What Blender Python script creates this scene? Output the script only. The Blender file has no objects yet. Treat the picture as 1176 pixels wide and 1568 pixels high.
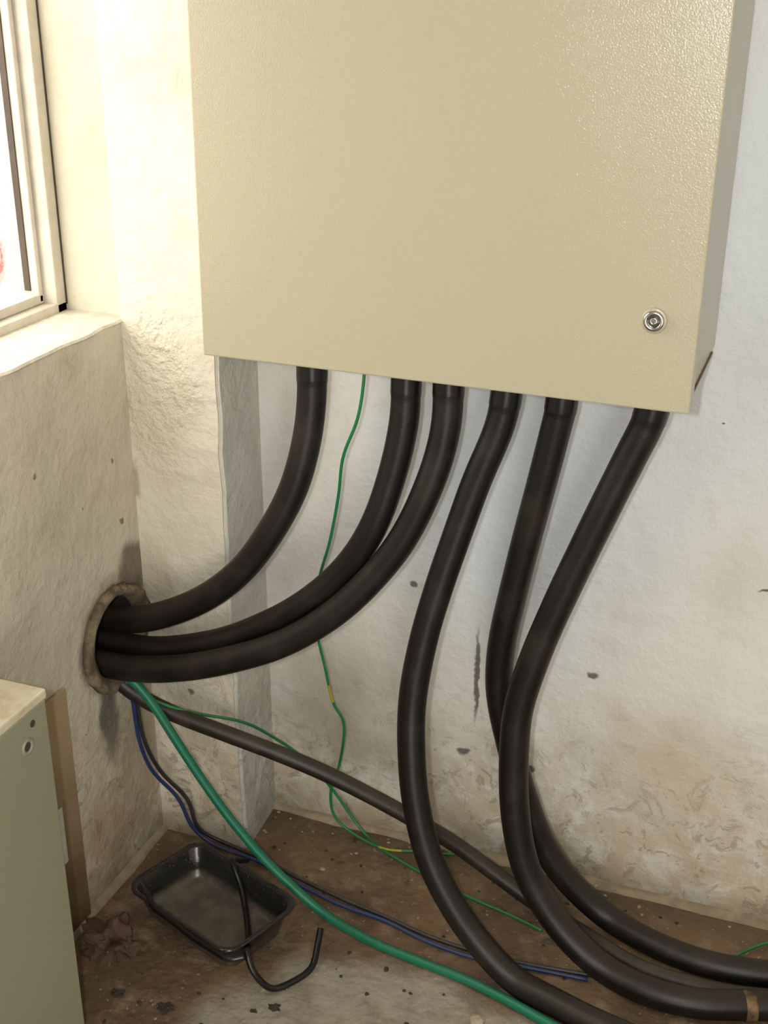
import bpy, bmesh, math, random
from mathutils import Vector, Matrix, noise
random.seed(4)
sc=bpy.context.scene
COL=bpy.context.collection
XL=-0.2788; XP=-0.0907; YP=-0.1558

# ---------------------------------------------------------------- node helpers
class NB:
    def __init__(s,name):
        s.m=bpy.data.materials.new(name); s.m.use_nodes=True; s.t=s.m.node_tree; s.t.nodes.clear()
        s.out=s.n('ShaderNodeOutputMaterial'); s.b=s.n('ShaderNodeBsdfPrincipled'); s.l(s.b.outputs[0],s.out.inputs[0])
        s.pos=s.n('ShaderNodeNewGeometry').outputs['Position']
    def n(s,t,**k):
        x=s.t.nodes.new(t)
        for a,v in k.items(): setattr(x,a,v)
        return x
    def l(s,a,b): s.t.links.new(a,b)
    def put(s,v,inp):
        if isinstance(v,bpy.types.NodeSocket): s.l(v,inp)
        else:
            if isinstance(v,(tuple,list)) and len(v)==3 and inp.type=='RGBA': v=(*v,1)
            inp.default_value=v
    def math(s,op,a,b=0.0,clamp=False):
        x=s.n('ShaderNodeMath',operation=op,use_clamp=clamp); s.put(a,x.inputs[0]); s.put(b,x.inputs[1]); return x.outputs[0]
    def noise(s,scale,detail=4,rough=.5,vec=None,dist=0):
        x=s.n('ShaderNodeTexNoise'); x.inputs['Scale'].default_value=scale; x.inputs['Detail'].default_value=detail
        x.inputs['Roughness'].default_value=rough; x.inputs['Distortion'].default_value=dist
        s.l(vec if vec is not None else s.pos,x.inputs['Vector']); return x.outputs[0]
    def vor(s,scale,vec=None,feature='F1',rnd=1):
        x=s.n('ShaderNodeTexVoronoi',feature=feature); x.inputs['Scale'].default_value=scale; x.inputs['Randomness'].default_value=rnd
        s.l(vec if vec is not None else s.pos,x.inputs['Vector']); return x.outputs['Distance']
    def rng(s,v,a,b,c=0.0,d=1.0,smooth=True):
        x=s.n('ShaderNodeMapRange',interpolation_type='SMOOTHSTEP' if smooth else 'LINEAR')
        s.put(v,x.inputs[0]); x.inputs[1].default_value=a; x.inputs[2].default_value=b; x.inputs[3].default_value=c; x.inputs[4].default_value=d
        return x.outputs[0]
    def mix(s,f,a,b):
        x=s.n('ShaderNodeMix',data_type='RGBA'); s.put(f,x.inputs[0]); s.put(a,x.inputs[6]); s.put(b,x.inputs[7]); return x.outputs[2]
    def sep(s,v=None):
        x=s.n('ShaderNodeSeparateXYZ'); s.l(v if v is not None else s.pos,x.inputs[0]); return x.outputs
    def warp(s,scale,amt):
        x=s.n('ShaderNodeTexNoise'); x.inputs['Scale'].default_value=scale; x.inputs['Detail'].default_value=2; s.l(s.pos,x.inputs['Vector'])
        a=s.n('ShaderNodeVectorMath',operation='SUBTRACT'); s.l(x.outputs[1],a.inputs[0]); a.inputs[1].default_value=(.5,.5,.5)
        c=s.n('ShaderNodeVectorMath',operation='SCALE'); s.l(a.outputs[0],c.inputs[0]); c.inputs['Scale'].default_value=amt
        d=s.n('ShaderNodeVectorMath',operation='ADD'); s.l(c.outputs[0],d.inputs[0]); s.l(s.pos,d.inputs[1]); return d.outputs[0]
    def blob(s,vec,c,r,scale=(1,1,1),soft=.4):
        a=s.n('ShaderNodeVectorMath',operation='SUBTRACT'); s.l(vec,a.inputs[0]); a.inputs[1].default_value=c
        m=s.n('ShaderNodeVectorMath',operation='MULTIPLY'); s.l(a.outputs[0],m.inputs[0]); m.inputs[1].default_value=scale
        q=s.n('ShaderNodeVectorMath',operation='LENGTH'); s.l(m.outputs[0],q.inputs[0])
        return s.rng(q.outputs['Value'],r*(1-soft),r,1,0)
    def bump(s,h,strength=.3,dist=.01,prev=None):
        x=s.n('ShaderNodeBump'); s.put(strength,x.inputs['Strength']); x.inputs['Distance'].default_value=dist
        s.l(h,x.inputs['Height'])
        if prev is not None: s.l(prev,x.inputs['Normal'])
        return x.outputs[0]
    def fin(s,col,rough=.5,metal=0,nrm=None,spec=.5):
        s.put(col,s.b.inputs['Base Color']); s.put(rough,s.b.inputs['Roughness']); s.put(metal,s.b.inputs['Metallic'])
        s.put(spec,s.b.inputs['Specular IOR Level'])
        if nrm is not None: s.l(nrm,s.b.inputs['Normal'])
        return s.m

def simple(name,col,rough=.5,metal=0,bs=0,bscale=200,var=.12,spec=.5):
    k=NB(name); n=k.noise(30,3,.6)
    dark=tuple(c*(1-var*2) for c in col)
    c=k.mix(k.rng(n,.35,.7),dark,col)
    nr=k.bump(k.noise(bscale,2),bs,.002) if bs else None
    return k.fin(c,rough,metal,nr,spec)

def plaster(name,base,stain,extra=None,bumpy=.5,stain_h=.38,shade=(.55,.50,.42),st=1.0):
    k=NB(name)
    big=k.noise(2.3,3,.55); med=k.noise(9,5,.62)
    w=k.warp(6,.16)
    z=k.sep(w)[2]
    low=k.rng(z,.0,stain_h,1,0)
    col=k.mix(k.rng(big,.42,.68,0,.30*st),base,shade)
    col=k.mix(k.rng(med,.5,.75,0,.28*st),col,stain)
    lowm=k.math('MULTIPLY',low,k.rng(k.noise(13,6,.72,dist=.6),.36,.58,.15,1))
    col=k.mix(k.math('MULTIPLY',lowm,.72*st,True),col,stain)
    vlow=k.rng(z,-.02,.12,1,0)
    col=k.mix(k.math('MULTIPLY',vlow,.6),col,tuple(c*.5 for c in stain))
    fl=k.math('MULTIPLY',k.rng(k.noise(20,5,.75,dist=1.2),.57,.60),low)
    col=k.mix(k.math('MULTIPLY',fl,.6),col,tuple(c*.62 for c in stain))
    sp=k.rng(k.vor(7),.012,.022,1,0)
    col=k.mix(k.math('MULTIPLY',sp,.8),col,(.08,.07,.06))
    if extra: col=extra(k,col)
    h=k.math('ADD',k.math('MULTIPLY',k.noise(5,2),.030),k.math('MULTIPLY',k.noise(38,4,.62),.0085))
    h=k.math('ADD',h,k.math('MULTIPLY',fl,-.004))
    if getattr(k,'rough_mask',None) is not None:
        h=k.math('ADD',h,k.math('MULTIPLY',k.math('MULTIPLY',k.noise(60,3,.6),k.rough_mask),.018))
    nr=k.bump(h,bumpy,1.0)
    return k.fin(col,.75,0,nr,.25)

def back_extra(k,col):
    w=k.warp(40,.018)
    w3=k.warp(5,.012)
    col=k.mix(k.math('MULTIPLY',k.blob(w3,(.92,0,1.128),.16,(1,0,130),.5),.35),col,(.25,.22,.18))
    w2=k.warp(9,.10)
    col=k.mix(k.math('MULTIPLY',k.blob(w2,(.80,0,.72),.12,(1,0,1.2),.9),.25),col,(.50,.38,.24))
    col=k.mix(k.math('MULTIPLY',k.blob(w2,(.72,0,.30),.24,(1,0,1.4),.9),.45),col,(.47,.37,.235))
    col=k.mix(k.math('MULTIPLY',k.blob(w2,(.05,0,.30),.20,(1,0,.8),.9),.70),col,(.34,.30,.235))
    col=k.mix(k.math('MULTIPLY',k.blob(w2,(.42,0,.80),.42,(1,0,.8),.9),.6),col,(.56,.63,.70))  # bluish daylight on the wall between the cables, painted into the colour
    col=k.mix(k.math('MULTIPLY',k.blob(w2,(.85,0,1.3),.5,(1,0,.6),.9),.5),col,(.56,.64,.71))  # bluish daylight beside the enclosure, also painted into the colour
    for (x,z,r,sx,sz) in ((.224,.595,.010,1,1),(.579,.472,.011,.8,1.2),(.333,.244,.013,.7,1.2),(.470,.236,.010,1,1.1),(.762,.989,.003,1,1),
                     (.355,.42,.013,1.9,.105),(.868,.699,.012,.6,3)):
        col=k.mix(k.math('MULTIPLY',k.blob(w,(x,0,z),r,(sx,0,sz),.5),.85),col,(.07,.062,.058))
    return col
def left_extra(k,col):
    w=k.warp(22,.04)
    col=k.mix(k.math('MULTIPLY',k.blob(w,(XL,-.26,.53),.132,(.2,1,1),.22),.70),col,(.30,.245,.175))
    col=k.mix(k.math('MULTIPLY',k.blob(w,(XL,-.185,.625),.058,(.2,1,.8),.4),.85),col,(.14,.11,.08))
    col=k.mix(k.math('MULTIPLY',k.blob(w,(XL,-.31,.36),.065,(.2,1.6,.5),.6),.85),col,(.08,.072,.063))
    col=k.mix(k.math('MULTIPLY',k.blob(w,(XL,-.22,.25),.17,(.2,1.2,.8),.8),.6),col,(.32,.255,.18))
    col=k.mix(k.math('MULTIPLY',k.blob(w,(XL,-.33,.12),.12,(.2,.8,1),.8),.5),col,(.27,.19,.12))
    for (y,z,r) in ((-.22,.86,.005),(-.21,.74,.008),(-.33,.80,.003),(-.45,.92,.005)):
        col=k.mix(k.math('MULTIPLY',k.blob(w,(XL,y,z),r,(.2,1,.8),.5),.8),col,(.14,.12,.10))
    return col
def pil_extra(k,col):
    w=k.warp(14,.08)
    m=k.blob(w,(-.22,YP,.98),.17,(1.6,.2,.8),.6); k.rough_mask=m
    col=k.mix(k.math('MULTIPLY',m,.25),col,(.62,.50,.34))
    col=k.mix(k.math('MULTIPLY',k.blob(w,(-.25,YP,.56),.09,(1.2,.2,.6),.7),.6),col,(.42,.34,.24))
    col=k.mix(k.math('MULTIPLY',k.blob(w,(-.275,YP,.80),.035,(1.6,.2,.7),.5),.6),col,(.28,.23,.18))
    w4=k.warp(40,.018)
    col=k.mix(k.math('MULTIPLY',k.blob(w4,(-.19,YP,.355),.008,(1,.2,1),.5),.8),col,(.10,.09,.085))
    col=k.mix(k.rng(k.sep()[0],XP-.006,XP-.001,0,.45),col,(.44,.46,.48))  # shade on the pier's right side, painted in as grey
    return col

M={}
M['back']=plaster('plaster_back',(.68,.665,.62),(.45,.365,.25),back_extra,.55,.50,st=1.25)
M['left']=plaster('plaster_left',(.60,.55,.44),(.38,.30,.205),left_extra,.65,.6,shade=(.46,.41,.32),st=1.2)
M['pil']=plaster('plaster_pier',(.70,.65,.53),(.43,.35,.24),pil_extra,.65,.6,st=1.15)
k=NB('plaster_room'); M['room']=k.fin((.68,.66,.60),.8)
M['sill']=simple('sill_plaster',(.74,.68,.56),.8,0,.5,120)
M['frame']=simple('frame_paint',(.62,.57,.48),.45,0,.2,150,.06)
M['gasket']=simple('dark_gasket',(.07,.05,.035),.6)

def box_paint(name,col,peel=.35,dust=False,rough=.3):
    k=NB(name)
    c=k.mix(k.math('MULTIPLY',k.rng(k.noise(24,4,.7),.55,.8),.12),col,(.42,.34,.22))
    if dust:
        c=k.mix(k.math('MULTIPLY',k.rng(k.noise(18,5,.7),.4,.65),.55),c,(.40,.27,.15))
    h=k.math('ADD',k.math('MULTIPLY',k.noise(430,2,.55),.00105),k.math('MULTIPLY',k.noise(4,1,.5),.004))
    return k.fin(c,rough,0,k.bump(h,peel,1.0),.55)
M['box']=box_paint('enclosure_paint',(.400,.362,.256),.50,False,.21)
M['box2']=box_paint('cabinet_paint',(.27,.258,.18),.25)
M['box2top']=box_paint('cabinet_top_dusty',(.60,.55,.40),.25,True)
M['rust']=simple('rust_edge',(.20,.11,.05),.8,0,.4)

def cable_mat(name,col,dust,amt=.5,rough=.38,bs=.25):
    k=NB(name)
    n=k.rng(k.noise(12,5,.65,dist=.5),.46,.72)
    up=k.sep(k.n('ShaderNodeNewGeometry').outputs['Normal'])[2]
    d=k.math('MULTIPLY',k.math('ADD',k.math('MULTIPLY',n,.5),k.math('MULTIPLY',k.rng(up,.2,1),.6)),amt,True)
    c=k.mix(d,col,dust)
    sp=k.rng(k.vor(45),.03,.07,1,0)
    c=k.mix(k.math('MULTIPLY',sp,.25),c,dust)
    r=k.math('ADD',k.math('MULTIPLY',d,.35),rough)
    return k.fin(c,r,0,k.bump(k.noise(130,3,.6),bs,.0015),.40)
M['cable']=cable_mat('black_cable_sheath',(.0065,.0055,.0048),(.085,.062,.040),.27,.41)
M['cable2']=cable_mat('dark_cable_sheath',(.016,.012,.009),(.14,.105,.07),.38,.42)
M['tape']=simple('black_tape',(.007,.007,.007),.30)
M['green']=cable_mat('green_sheath',(.005,.145,.078),(.10,.17,.10),.20)
M['green2']=cable_mat('green_thin_sheath',(.012,.18,.06),(.20,.22,.10),.3)
M['blue']=cable_mat('blue_sheath',(.018,.032,.11),(.16,.14,.14),.35)
M['greyw']=cable_mat('dark_thin_sheath',(.02,.02,.025),(.2,.16,.12),.35)
M['yellow']=simple('yellow_stripe',(.45,.40,.03),.5)
M['chrome']=simple('lock_chrome',(.62,.60,.56),.22,1,0)
M['darkmetal']=simple('lock_core',(.10,.09,.08),.35,1)
k=NB('shadow_dust_brown'); M['wall_shadow']=k.fin(k.mix(k.rng(k.math('ADD',k.sep()[2],k.math('MULTIPLY',k.noise(12,4,.6),.25)),.15,.60),(.13,.08,.04),(.38,.275,.16)),.8)  # cabinet's shadow plus brown dust as a painted colour, darker towards the floor
M['paper']=simple('white_paper',(.75,.75,.71),.8)
M['lip']=simple('mortar_lip',(.36,.28,.185),.85,0,.7,70,.14)
M['pvc']=simple('mortar_rim',(.23,.175,.105),.85,0,1.0,60,.3)
M['black_in']=simple('duct_dark',(.03,.025,.02),.9)
M['hole']=simple('hole_dark',(.05,.045,.035),.9)
M['brown_tape']=simple('brown_tape',(.20,.12,.045),.6,0,.3,100,.45)
def tray_mat():
    k=NB('black_enamel')
    z=k.sep()[2]
    d=k.math('MULTIPLY',k.rng(z,.03,.006),k.rng(k.noise(24,5,.7),.35,.65,.45,1))
    c=k.mix(k.math('MULTIPLY',d,.6),(.018,.017,.015),(.22,.18,.13))
    sp=k.rng(k.vor(90),.06,.12,1,0)
    c=k.mix(k.math('MULTIPLY',sp,.5),c,(.3,.26,.2))
    return k.fin(c,k.math('ADD',k.math('MULTIPLY',d,.25),.2),0,k.bump(k.noise(90,3),.2,.002),.7)
M['tray']=tray_mat()
def floor_mat():
    k=NB('muddy_concrete')
    w=k.warp(7,.12); w2=k.warp(18,.05)
    mud=(.205,.125,.066); mud2=(.115,.074,.044); conc=(.35,.315,.25)
    c=k.mix(k.rng(k.noise(4,5,.6),.38,.65),mud2,mud)
    c=k.mix(k.math('MULTIPLY',k.rng(k.noise(14,6,.7),.48,.70),.5),c,(.36,.27,.175))
    pm=k.blob(w,(.38,-.63,0),.31,(.80,1,0),.22)
    c=k.mix(k.math('MULTIPLY',pm,.88),c,k.mix(k.rng(k.noise(11,5,.7),.4,.7),conc,(.22,.185,.14)))
    sp=k.rng(k.vor(16,w2),.10,.17,1,0)
    msk=k.rng(k.noise(5,2),.50,.60)
    c=k.mix(k.math('MULTIPLY',k.math('MULTIPLY',sp,msk),.75),c,(.07,.055,.045))
    gr=k.rng(k.vor(60,w2),.08,.16,1,0)
    c=k.mix(k.math('MULTIPLY',k.math('MULTIPLY',gr,k.rng(k.noise(9,3),.44,.56)),.7),c,(.48,.40,.30))
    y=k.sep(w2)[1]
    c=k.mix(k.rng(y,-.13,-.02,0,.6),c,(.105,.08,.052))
    h=k.math('ADD',k.math('MULTIPLY',k.noise(9,4,.6),.014),k.math('MULTIPLY',k.noise(60,3),.005))
    return k.fin(c,k.rng(k.noise(6,2),.3,.7,.42,.75),0,k.bump(h,.7,1.0),.4)
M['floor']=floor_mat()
def ext_mat():
    k=NB('sunlit_render_red_splashes')
    n=k.noise(4,5,.75,None,1.0)
    c=k.mix(k.rng(n,.44,.54),(.80,.76,.70),(.32,.155,.135))
    c=k.mix(k.rng(n,.58,.61),c,(.35,.04,.04))
    return k.fin(c,.9)
M['ext']=ext_mat()
M['dirt']=simple('debris_dirt',(.05,.035,.025),.9,0,.5)
M['rag']=simple('brown_rag_cloth',(.09,.048,.028),.9,0,.8,80)
M['pebble']=simple('pale_pebble',(.42,.35,.25),.8,0,.4)
g=NB('window_glass'); g.t.nodes.remove(g.b)
tr=g.n('ShaderNodeBsdfTransparent'); gl=g.n('ShaderNodeBsdfGlossy'); gl.inputs['Roughness'].default_value=.05; mx=g.n('ShaderNodeMixShader'); mx.inputs[0].default_value=.05
g.l(tr.outputs[0],mx.inputs[1]); g.l(gl.outputs[0],mx.inputs[2]); g.l(mx.outputs[0],g.out.inputs[0]); M['glass']=g.m

# ---------------------------------------------------------------- mesh helpers
def obj(name,bm,mats,parent=None,smooth=False,mat=None):
    me=bpy.data.meshes.new(name); bm.normal_update(); bm.to_mesh(me); bm.free()
    for m in (mats if isinstance(mats,(list,tuple)) else [mats]): me.materials.append(m)
    if smooth: me.polygons.foreach_set('use_smooth',[True]*len(me.polygons))
    o=bpy.data.objects.new(name,me); COL.objects.link(o)
    if mat is not None: o.matrix_world=mat
    if parent: o.parent=parent
    return o
def empty(name,loc=(0,0,0),mat=None):
    e=bpy.data.objects.new(name,None); COL.objects.link(e)
    if mat is not None: e.matrix_world=mat
    else: e.location=loc
    return e
def addbox(bm,a,b,mi=0,bev=0):
    r=bmesh.ops.create_cube(bm,size=1)
    vs=r['verts']
    for v in vs: v.co=Vector([a[i]+(b[i]-a[i])*(v.co[i]+.5) for i in range(3)])
    fs=set(f for v in vs for f in v.link_faces)
    for f in fs: f.material_index=mi
    if bev:
        es=list(set(e for v in vs for e in v.link_edges))
        rr=bmesh.ops.bevel(bm,geom=es,offset=bev,segments=2,affect='EDGES',profile=.5)
        for f in rr['faces']: f.material_index=mi
def boxobj(name,a,b,mat,parent=None,bev=0):
    bm=bmesh.new(); addbox(bm,a,b,0,bev); return obj(name,bm,mat,parent)
def catmull(P,n=10):
    P=[Vector(p) for p in P]; Q=[P[0]*2-P[1]]+P+[P[-1]*2-P[-2]]; out=[]
    for i in range(1,len(Q)-2):
        p0,p1,p2,p3=Q[i-1:i+3]
        for j in range(n):
            t=j/n; out.append(.5*((2*p1)+(p2-p0)*t+(2*p0-5*p1+4*p2-p3)*t*t+(3*p1-p0-3*p2+p3)*t**3))
    out.append(P[-1]); return out
def smooth_path(S,it=6):
    for _ in range(it):
        S=[S[0]]+[(S[i-1]+S[i]*2+S[i+1])/4 for i in range(1,len(S)-1)]+[S[-1]]
    return S
def tube_bm(bm,P,r,seg=20,rf=None,n=10,sm=6,mf=None,caps=True):
    S=smooth_path(catmull(P,n),sm)
    rings=[]; up=None; L=0
    for i,c in enumerate(S):
        t=(S[min(i+1,len(S)-1)]-S[max(i-1,0)]).normalized()
        if up is None: up=t.orthogonal().normalized()
        else: up=(up-t*up.dot(t)).normalized()
        s=t.cross(up)
        if i: L+=(S[i]-S[i-1]).length
        rr=r*(rf(L) if rf else 1)
        rings.append([bm.verts.new(c+(up*math.cos(2*math.pi*k/seg)+s*math.sin(2*math.pi*k/seg))*rr) for k in range(seg)])
    L=0
    for i in range(len(rings)-1):
        L+=(S[i+1]-S[i]).length
        for k in range(seg):
            f=bm.faces.new((rings[i][k],rings[i][(k+1)%seg],rings[i+1][(k+1)%seg],rings[i+1][k])); f.smooth=True
            if mf: f.material_index=mf(L)
    if caps:
        bm.faces.new(rings[0][::-1]); bm.faces.new(rings[-1])
def mm(L): return [Vector((a/1000,b/1000,c/1000)) for a,b,c in L]
def cut(target,cutter):
    md=target.modifiers.new('b','BOOLEAN'); md.operation='DIFFERENCE'; md.object=cutter; md.solver='EXACT'
    dg=bpy.context.evaluated_depsgraph_get(); me=bpy.data.meshes.new_from_object(target.evaluated_get(dg))
    target.modifiers.remove(md); old=target.data; target.data=me; bpy.data.meshes.remove(old)
    bpy.data.objects.remove(cutter,do_unlink=True)

# ---------------------------------------------------------------- room shell
RX,RY,RZ=2.6,-3.4,2.75
boxobj('floor',(XL-.24,RY-.2,-.1),(RX+.2,.2,0),M['floor'])
boxobj('ceiling',(XL-.24,RY-.2,RZ),(RX+.2,.2,RZ+.1),M['room'])
boxobj('wall_back',(XL-.24,0,0),(RX+.2,.2,RZ),M['back'])
boxobj('wall_right',(RX,RY,0),(RX+.2,0,RZ),M['room'])
wf=boxobj('wall_front',(XL-.24,RY-.2,0),(RX+.2,RY,RZ),M['room'])
cut(wf,boxobj('cutter',(1.0,RY-.3,-.01),(2.2,RY+.1,2.15),M['room']))
wl=boxobj('wall_left',(XL-.24,RY,0),(XL,0,RZ),M['left'])
WY0,WY1,WZ0,WZ1=-1.30,-.142,1.10,2.25
cut(wl,boxobj('cutter',(XL-.3,WY0,WZ0),(XL+.1,WY1,WZ1),M['left']))
HR=.086
bm=bmesh.new(); bmesh.ops.create_cone(bm,cap_ends=True,segments=48,radius1=HR,radius2=HR,depth=.42,
   matrix=Matrix.Translation((XL-.02,-.272,.525))@Matrix.Rotation(math.pi/2,4,'Y'))
cut(wl,obj('cutter',bm,M['left']))
for f in wl.data.polygons: f.use_smooth=False

bm=bmesh.new(); addbox(bm,(XL,YP,0),(XP,0,RZ),0)
es=[e for e in bm.edges if all(abs(v.co.x-XP)<1e-4 and abs(v.co.y-YP)<1e-4 for v in e.verts)]
bmesh.ops.bevel(bm,geom=es,offset=.006,segments=3,affect='EDGES')
for i in range(0,100):
    bmesh.ops.bisect_plane(bm,geom=bm.verts[:]+bm.edges[:]+bm.faces[:],plane_co=(0,0,.05+i*.025),plane_no=(0,0,1))
for v in bm.verts:
    if v.co.x>XL+.01 and v.co.y<-.01:
        nz=noise.noise(Vector((0,0,v.co.z*3)))*.006+noise.noise(Vector((3,0,v.co.z*11)))*.003+noise.noise(Vector((7,0,v.co.z*34)))*.0018
        v.co.x+=nz+ (.010 if v.co.z<.5 else 0)*(1-v.co.z/.5)
        v.co.y+=nz*.6
obj('wall_pier',bm,M['pil'])

def lip(name,a,b,nrm,mat):
    bm=bmesh.new(); a=Vector(a); b=Vector(b); nrm=Vector(nrm); n=90; R=[]
    for i in range(n+1):
        c=a.lerp(b,i/n); w=.013+.007*noise.noise(c*9)+.003*noise.noise(c*50); h=.010+.005*noise.noise(c*11+Vector((5,0,0)))
        R.append([bm.verts.new(c+nrm*w*1.2),bm.verts.new(c+nrm*w+Vector((0,0,h*.6))),bm.verts.new(c+nrm*w*.5+Vector((0,0,h))),bm.verts.new(c-nrm*.002+Vector((0,0,h*1.15)))])
    for i in range(n):
        for j in range(3):
            f=bm.faces.new((R[i][j],R[i+1][j],R[i+1][j+1],R[i][j+1])); f.smooth=True
    bmesh.ops.recalc_face_normals(bm,faces=bm.faces[:])
    return obj(name,bm,mat)
lip('baseboard_back',(XP,0,0),(RX,0,0),(0,-1,0),M['lip'])
lip('baseboard_left',(XL,RY,0),(XL,YP,0),(1,0,0),M['lip'])

# window in left wall
win=empty('window_1',(0,0,0))
X0=XL-.165
def fr(n,a,b,m='frame',bev=.003): return boxobj(n,a,b,M[m],win,bev)
fr('frame_jamb_far',(X0-.02,WY1-.030,WZ0),(X0+.045,WY1,WZ1))
fr('frame_jamb_near',(X0-.02,WY0,WZ0),(X0+.045,WY0+.045,WZ1))
fr('frame_head',(X0-.02,WY0,WZ1-.045),(X0+.045,WY1,WZ1))
fr('frame_bottom',(X0-.02,WY0,WZ0),(X0+.045,WY1,WZ0+.026))
fr('sash_stile_far',(X0-.018,WY1-.046,WZ0+.028),(X0+.020,WY1-.033,WZ1-.05))
fr('glazing_gasket_far',(X0-.008,WY1-.049,WZ0+.05),(X0+.004,WY1-.045,WZ1-.08),'gasket',0)
fr('sash_rail_bottom',(X0-.018,WY0+.05,WZ0+.026),(X0+.020,WY1-.032,WZ0+.044))
fr('sash_rail_top',(X0-.018,WY0+.05,WZ1-.09),(X0+.020,WY1-.050,WZ1-.05))
fr('sash_stile_near',(X0-.018,WY0+.05,WZ0+.030),(X0+.020,WY0+.085,WZ1-.05))
fr('seal_wall_far',(X0+.045,WY1-.004,WZ0+.02),(X0+.047,WY1-.001,WZ1-.02),'gasket',0)
fr('glass_pane',(X0-.012,WY0+.08,WZ0+.04),(X0-.0085,WY1-.045,WZ1-.085),'glass',0)
bm=bmesh.new(); n=60
R=[]
for i in range(n+1):
    y=WY0+(WY1-WY0)*i/n
    e=XL+.003+.006*noise.noise(Vector((0,y*16,0)))+.003*noise.noise(Vector((0,y*60,2)))
    R.append([bm.verts.new((X0+.04,y,WZ0+.010)),bm.verts.new((XL-.03,y,WZ0+.008+.002*noise.noise(Vector((1,y*30,0))))),bm.verts.new((e-.003,y,WZ0+.006)),bm.verts.new((e,y,WZ0+.002)),bm.verts.new((XL-.003,y,WZ0-.006))])
for i in range(n):
    for j in range(4):
        f=bm.faces.new((R[i][j],R[i+1][j],R[i+1][j+1],R[i][j+1])); f.smooth=(j<1)
bmesh.ops.recalc_face_normals(bm,faces=bm.faces[:])
obj('sill_plaster_edge',bm,M['sill'],win)

# duct sleeve in the wall hole
duct=empty('cable_duct_sleeve',(XL,-.272,.525))
bm=bmesh.new(); seg=96
prof=[(-.20,.0855),(.0,.0858),(.005,.103),(.013,.100),(.020,.093),(.015,.084),(-.002,.077),(-.20,.076)]
rings=[]
for (x,r) in prof:
    ring=[]
    for k in range(seg):
        a=2*math.pi*k/seg; v3=Vector((math.cos(a),math.sin(a),x*20)); n1=(noise.noise(v3*2.2)*.010+noise.noise(v3*7)*.006+noise.noise(v3*16)*.003)*(1 if x>.001 else 0)
        fat=.012*max(0,-math.cos(a))*(1 if 0<x and r>.086 else 0)
        ring.append(bm.verts.new((x+n1*.6+fat*.3,math.cos(a)*(r+n1*.9+fat),math.sin(a)*(r+n1*.9+fat))))
    rings.append(ring)
for i in range(len(rings)-1):
    for k in range(seg):
        f=bm.faces.new((rings[i][k],rings[i][(k+1)%seg],rings[i+1][(k+1)%seg],rings[i+1][k])); f.smooth=True; f.material_index=1 if i>=6 else 0
bm.faces.new(rings[-1]).material_index=1
bmesh.ops.recalc_face_normals(bm,faces=bm.faces[:])
obj('sleeve',bm,[M['pvc'],M['black_in']],duct)

# ---------------------------------------------------------------- electrical enclosure
W,D,H=.75,.345,1.05
mt=Matrix.Translation((0,-.3635,1.1263))@Matrix.Rotation(.0123,4,'Z')@Matrix.Rotation(.011,4,'Y')
enc=empty('electrical_enclosure',mat=mt)
def enc_add(name,bm,mats,smooth=False):
    return obj(name,bm,mats,enc,smooth)
bm=bmesh.new(); addbox(bm,(0,0,0),(W,.020,H),0,.0025); enc_add('door',bm,M['box'])
bm=bmesh.new(); addbox(bm,(.010,.019,.008),(W-.009,.030,H-.008),0); enc_add('door_gasket',bm,M['gasket'])
bm=bmesh.new(); addbox(bm,(.002,.0265,.003),(W-.002,.050,H-.003),0,.002)
addbox(bm,(.005,.048,.004),(W-.009,D,H-.004),0,.003); enc_add('body',bm,M['box'])
bm=bmesh.new(); addbox(bm,(W-.010,.03,.0015),(W-.007,D-.04,.006),0); enc_add('rusty_bottom_edge',bm,M['rust'])
bm=bmesh.new()
for x in (.05,W-.09):
    for z in (.05,H-.10): addbox(bm,(x,D-.002,z),(x+.04,D+(.0165 if x<.1 else .008),z+.05))
enc_add('mounting_brackets',bm,M['box'])
bm=bmesh.new()
def lathe(bm,prof,seg=40,c=(0,0,0),mi=0):
    rings=[]
    for (r,y) in prof:
        rings.append([bm.verts.new((c[0]+math.cos(2*math.pi*k/seg)*r,c[1]-y,c[2]+math.sin(2*math.pi*k/seg)*r)) for k in range(seg)])
    for i in range(len(rings)-1):
        for k in range(seg):
            f=bm.faces.new((rings[i][k],rings[i][(k+1)%seg],rings[i+1][(k+1)%seg],rings[i+1][k])); f.smooth=True; f.material_index=mi
    f=bm.faces.new(rings[-1]); f.material_index=mi
lc=(.690,0,.1275)
lathe(bm,[(.0180,-.001),(.0180,.0015),(.0160,.0030),(.0125,.0030)],c=lc,mi=2)
lathe(bm,[(.0142,.002),(.0142,.0065),(.0126,.0080),(.0094,.0080),(.0087,.0068),(.0084,.0030)],c=lc,mi=0)
lathe(bm,[(.0082,.0028),(.0082,.0034)],c=lc,mi=1)
lathe(bm,[(.0052,.003),(.0052,.0064),(.0045,.0070),(.0028,.0070),(.0026,.0050)],c=lc,mi=0)
addbox(bm,(lc[0]-.0075,lc[1]-.0066,lc[2]-.0013),(lc[0]+.0075,lc[1]-.003,lc[2]+.0013),0)
bmesh.ops.recalc_face_normals(bm,faces=bm.faces[:])
enc_add('cam_lock',bm,[M['chrome'],M['darkmetal'],M['box']])
bm=bmesh.new()
for x in (.105,.272,.345,.445,.534,.680):
    bmesh.ops.create_cone(bm,cap_ends=True,segments=28,radius1=.031,radius2=.031,depth=.016,matrix=Matrix.Translation((x,.1835,-.006)))
enc_add('cable_glands',bm,M['tape'])

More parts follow.
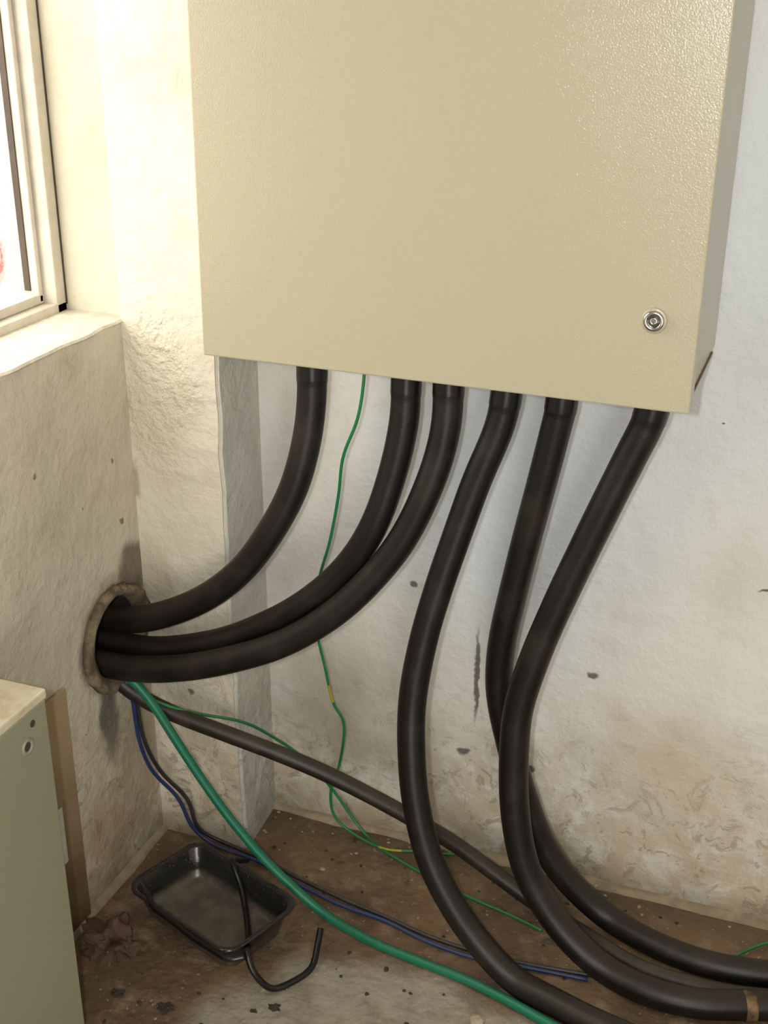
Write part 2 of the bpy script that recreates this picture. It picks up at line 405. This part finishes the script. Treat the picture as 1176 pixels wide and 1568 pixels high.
# ---------------------------------------------------------------- cables
def cable(name,P,r,mat,tape=True,ph=0):
    bm=bmesh.new()
    def rf(L):
        v=1+.014*noise.noise(Vector((L*9,ph,0)))
        if tape:
            if .05<L<.105: v+=.045
            if L<.05: v-=.02
        return v
    def mf(L): return 1 if (tape and L<.105) else 0
    tube_bm(bm,P,r,24,rf,12,8,mf)
    return obj(name,bm,[mat,M['tape']])
T=1.145
cable('power_cable',[Vector((.104,-.18,T))]+mm([(103,-180,1068),(101,-183,1000),(92,-189,930),(72,-199,852),(37,-211,777),(-19,-224,692),(-89,-236,627),(-168,-246,582),(-243,-252,556),(-320,-250,545),(-440,-250,540)]),.0256,M['cable'],True,1)
cable('power_cable',[Vector((.273,-.18,T))]+mm([(271,-180,1059),(268,-183,986),(250,-191,893),(219,-202,796),(163,-203,705),(91,-215,633),(8,-222,575),(-83,-230,528),(-205,-236,491),(-310,-236,484),(-440,-240,486)]),.0248,M['cable'],True,2)
cable('power_cable',[Vector((.345,-.18,T))]+mm([(344,-180,1059),(341,-184,984),(321,-192,898),(280,-205,795),(226,-220,712),(158,-240,637),(75,-258,575),(-10,-274,535),(-112,-288,500),(-220,-296,478),(-320,-298,475),(-440,-298,475)]),.0252,M['cable'],True,3)
cable('power_cable',[Vector((.446,-.18,T))]+mm([(441,-180,1057),(430,-183,995),(400,-191,909),(372,-204,810),(347,-220,715),(327,-238,619),(315,-257,510),(321,-277,415),(337,-295,321),(368,-311,227),(414,-323,149),(474,-332,79),(544,-345,30),(623,-366,25),(708,-389,25),(850,-410,25),(1050,-400,25)]),.0248,M['cable'],True,4)
cable('power_cable',[Vector((.534,-.18,T))]+mm([(531,-180,1056),(523,-179,1006),(505,-176,913),(482,-171,801),(462,-165,697),(444,-158,588),(442,-151,491),(460,-144,394),(490,-138,283),(532,-134,173),(585,-128,95),(665,-125,30),(759,-160,25),(856,-176,25),(964,-165,27),(1120,-120,25)]),.0248,M['cable'],True,5)
cable('power_cable',[Vector((.683,-.18,T))]+mm([(671,-180,1052),(645,-181,979),(611,-185,887),(576,-191,790),(544,-197,697),(517,-205,609),(495,-214,512),(492,-222,423),(499,-230,319),(520,-237,216),(555,-242,143),(614,-250,75),(690,-262,30),(777,-282,25),(866,-276,25),(967,-240,25),(1120,-200,25)]),.0262,M['cable'],True,6)
cable('armoured_cable',mm([(-350,-275,462),(-305,-275,456),(-253,-271,410),(-177,-259,372),(-62,-241,337),(37,-220,303),(121,-197,265),(205,-174,219),(291,-153,169),(366,-135,120),(457,-125,59),(536,-128,18),(634,-172,16),(742,-220,16),(838,-227,16),(905,-224,16),(1000,-203,16),(1100,-170,16)]),.0158,M['cable2'],False,7)
cable('green_earth_cable',mm([(-440,-305,485),(-296,-305,484),(-228,-304,459),(-184,-302,411),(-142,-299,340),(-93,-296,261),(-43,-293,189),(15,-290,119),(74,-288,65),(155,-293,14),(263,-325,10),(371,-342,10),(461,-355,10),(549,-378,10),(624,-402,10),(760,-440,10)]),.0088,M['green'],False,8)
bm=bmesh.new()
tube_bm(bm,mm([(930,-256,25),(948,-249,25)]),.0272,24,None,4,0)
obj('brown_tape_band',bm,M['brown_tape'])
def wire(name,P,r,mat,mats=None,mf=None):
    bm=bmesh.new(); tube_bm(bm,P,r,10,None,10,3,mf); return obj(name,bm,mats or mat)
wire('green_earth_wire',mm([(-400,-290,450),(-263,-295,462),(-198,-279,406),(-132,-239,368),(-64,-183,331),(-25,-123,266),(19,-68,187),(59,-27,97),(125,-22,4),(207,-72,4),(366,-128,4),(481,-155,4),(551,-176,4)]),.0030,M['green2'])
wire('green_earth_wire',mm([(198,-180,1130),(197,-180,1062),(184,-178,985),(153,-171,908),(139,-161,829),(115,-148,731),(85,-133,640),(71,-118,533),(79,-101,441),(88,-86,353),(105,-71,295),(88,-58,190),(63,-48,112),(67,-41,43),(114,-39,6),(187,-57,4),(252,-39,4),(310,-26,4),(369,-20,14),(444,-38,4),(500,-70,4)]),.0028,None,[M['green2'],M['yellow']],
     lambda L: 1 if (.765<L<.805 or 1.25<L<1.30) else 0)
wire('green_earth_wire',mm([(880,-140,4),(915,-100,8),(955,-65,12),(1010,-40,6),(1080,-60,4)]),.003,M['green2'])
b=mm([(-400,-270,452),(-285,-275,450),(-250,-275,411),(-250,-262,299),(-246,-231,203),(-210,-200,125),(-190,-184,45),(-135,-180,9),(-41,-190,8),(56,-222,8),(166,-251,8),(266,-262,8),(353,-285,8),(446,-295,8),(542,-285,8),(661,-274,8)])
wire('blue_wire',b,.0040,M['blue'])
wire('grey_wire',[p+Vector((.014+.006*math.sin(i*1.7) if i<7 else .004,.004 if i<7 else .013+.004*math.sin(i*2.1),0)) if i>2 else p+Vector((0,.012,.0)) for i,p in enumerate(b)],.0042,M['greyw'])
wire('black_flex_cord',mm([(-60,-200,10),(-52,-250,50),(-46,-283,74),(-15,-310,40),(12,-345,15),(50,-410,20),(80,-470,52),(93,-497,76),(112,-512,50),(140,-500,10),(170,-465,8),(186,-425,10),(180,-385,28),(176,-362,44)]),.0060,M['tape'])
wire('black_flex_cord',mm([(-150,-425,73),(-125,-452,74),(-70,-476,75),(-20,-498,75),(30,-515,76),(70,-525,76),(96,-512,78)]),.0050,M['tape'])

# ---------------------------------------------------------------- roasting tray
def rrect(w,h,r,z,seg=8):
    pts=[]
    for cx,cy,a0 in ((w/2-r,h/2-r,0),(-w/2+r,h/2-r,90),(-w/2+r,-h/2+r,180),(w/2-r,-h/2+r,270)):
        for i in range(seg+1):
            a=math.radians(a0+90*i/seg); pts.append(Vector((cx+r*math.cos(a),cy+r*math.sin(a),z)))
    return pts
bm=bmesh.new()
prof=[(.290,.188,.036,.060),(.294,.192,.038,.064),(.290,.188,.036,.067),(.276,.174,.033,.066),(.270,.168,.031,.062),(.250,.148,.028,.025),(.240,.138,.026,.008),(.226,.124,.022,.0045),(.10,.05,.015,.0045)]
outer=[(.290,.188,.036,.060),(.274,.172,.033,.058),(.254,.152,.030,.024),(.244,.142,.028,.002),(.226,.124,.022,0.0)]
def loft(bm,pr,flip=False):
    R=[[bm.verts.new(p) for p in rrect(*q)] for q in pr]; n=len(R[0])
    for i in range(len(R)-1):
        for k in range(n):
            vs=[R[i][k],R[i][(k+1)%n],R[i+1][(k+1)%n],R[i+1][k]]
            f=bm.faces.new(vs[::-1] if flip else vs); f.smooth=True
    bm.faces.new(R[-1] if not flip else R[-1][::-1])
loft(bm,prof); loft(bm,outer,True)
bmesh.ops.remove_doubles(bm,verts=bm.verts[:],dist=1e-5)
bmesh.ops.recalc_face_normals(bm,faces=bm.faces[:])
obj('roasting_tray',bm,M['tray'],mat=Matrix.Translation((-.043,-.374,.0015))@Matrix.Rotation(math.radians(-20),4,'Z'))

# ---------------------------------------------------------------- low cabinet at left
cab=empty('metal_cabinet',(0,0,0))
cx0,cx1,cy0,cy1,cz=XL+.03,-.079,-1.45,-.746,.722
boxobj('body',(cx0,cy0,.0),(cx1,cy1,cz-.016),M['box2'],cab,.003)
boxobj('top_panel',(cx0-.002,cy0-.002,cz-.016),(cx1+.002,cy1+.002,cz),M['box2top'],cab,.003)
bm=bmesh.new()
def disc(bm,c,r,t,mi):
    seg=28
    rings=[[bm.verts.new((c[0]+x,c[1]+math.cos(2*math.pi*k/seg)*rr,c[2]+math.sin(2*math.pi*k/seg)*rr)) for k in range(seg)] for x,rr in ((0,r),(t,r),(t*1.4,r*.86),(t*.9,r*.62),(t*.2,r*.56))]
    for i in range(4):
        for k in range(seg):
            f=bm.faces.new((rings[i][k],rings[i][(k+1)%seg],rings[i+1][(k+1)%seg],rings[i+1][k])); f.smooth=True; f.material_index=mi
    bm.faces.new(rings[-1]).material_index=1
disc(bm,(cx1,-.799,.655),.013,.002,0); disc(bm,(cx1,-.782,.684),.0055,.001,1)
bmesh.ops.recalc_face_normals(bm,faces=bm.faces[:])
obj('knockout_holes',bm,[M['box2'],M['hole']],cab)
bm=bmesh.new(); addbox(bm,(XL+.002,-1.25,0),(XL+.009,-.445,.51),0,.001)  # thin sheet added in place of the cabinet's shadow and dust on the wall
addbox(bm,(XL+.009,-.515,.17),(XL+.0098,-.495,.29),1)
obj('cabinet_shadow_sheet',bm,[M['wall_shadow'],M['paper']])

# ---------------------------------------------------------------- debris
def lump(bm,c,s,seed,sub=3,amp=.35):
    r=bmesh.ops.create_icosphere(bm,subdivisions=sub,radius=1)
    for v in r['verts']:
        d=1+amp*noise.noise(v.co*1.6+Vector((seed,0,0)))+amp*.5*noise.noise(v.co*4+Vector((0,seed,0)))
        v.co=Vector((v.co.x*s[0]*d,v.co.y*s[1]*d,max(v.co.z,-.35)*s[2]*d))+Vector(c)
bm=bmesh.new(); lump(bm,(-.185,-.508,.012),(.045,.034,.034),3.3,4,1.1); obj('brown_rag',bm,M['rag'],smooth=False)
bm=bmesh.new()
for i in range(110):
    x=random.uniform(-.2,.9); y=random.uniform(-.68,-.03)
    if -.2<x<.12 and -.52<y<-.2: continue
    s=random.choice([.002,.003,.004,.005]); lump(bm,(x,y,s*.3),(s,s*random.uniform(.6,1.2),s*.6),i,1,.5)
for (x,y,s) in ((-.115,-.60,.012),(-.02,-.60,.014),(.16,-.53,.010),(-.20,-.62,.010),(.13,-.55,.006),(.20,-.60,.010),(.26,-.56,.007)):
    lump(bm,(x,y,.001),(s,s*.7,s*.3),x*50,3,.9)
obj('floor_debris',bm,M['dirt'])
bm=bmesh.new(); lump(bm,(.501,-.430,.002),(.014,.012,.006),9,3,.3); lump(bm,(.62,-.02,.010),(.005,.005,.005),1,2,.3); lump(bm,(.09,-.16,.002),(.006,.005,.004),2,2,.3)
for i in range(80):
    x=random.uniform(-.08,1.0); y=-abs(random.gauss(.02,.07))-.015
    s=random.choice([.0015,.002,.003,.004]); lump(bm,(x,y,s*.3),(s,s*random.uniform(.6,1.2),s*.6),i,1,.5)
obj('plaster_crumbs',bm,M['pebble'],smooth=False)

# ---------------------------------------------------------------- outside
boxobj('exterior_ground',(-6,-6,-.6),(XL-.26,3,-.5),simple('exterior_dirt',(.6,.5,.4),.9))
boxobj('exterior_garden_wall',(-2.6,-4,-.5),(-2.4,3,1.5),M['ext'])

# ---------------------------------------------------------------- light
w=bpy.data.worlds.new('World'); sc.world=w; w.use_nodes=True
bg=w.node_tree.nodes['Background']; bg.inputs[0].default_value=(1,.96,.865,1); bg.inputs[1].default_value=6.7
def portal(name,loc,rot,sx,sy):
    l=bpy.data.lights.new(name,'AREA'); l.shape='RECTANGLE'; l.size=sx; l.size_y=sy; l.cycles.is_portal=True
    o=bpy.data.objects.new(name,l); COL.objects.link(o); o.location=loc; o.rotation_euler=rot
portal('window_portal',(XL-.235,(WY0+WY1)/2,(WZ0+WZ1)/2),(0,math.radians(-90),0),WZ1-WZ0,WY1-WY0)
portal('doorway_portal',(1.6,RY-.1,1.07),(math.radians(90),0,0),1.2,2.15)
fl=bpy.data.lights.new('camera_flash','AREA'); fl.shape='RECTANGLE'; fl.size=.03; fl.size_y=.05; fl.energy=15; fl.color=(.96,.98,1)
fo=bpy.data.objects.new('camera_flash',fl); COL.objects.link(fo)
cam=bpy.data.cameras.new('camera'); co=bpy.data.objects.new('camera',cam); COL.objects.link(co); sc.camera=co
co.location=(0.9585,-2.0654,1.6991); co.rotation_euler=(1.1608,0,.3678)
cam.sensor_fit='VERTICAL'; cam.sensor_height=24; cam.sensor_width=18; cam.lens=24*1961.04/1568; cam.clip_start=.02
fo.location=(0.885,-2.09,1.71); fo.rotation_euler=(1.20,0,.34)
try:
    sc.view_settings.view_transform='Standard'; sc.view_settings.look='None'
except Exception as e: print(e)
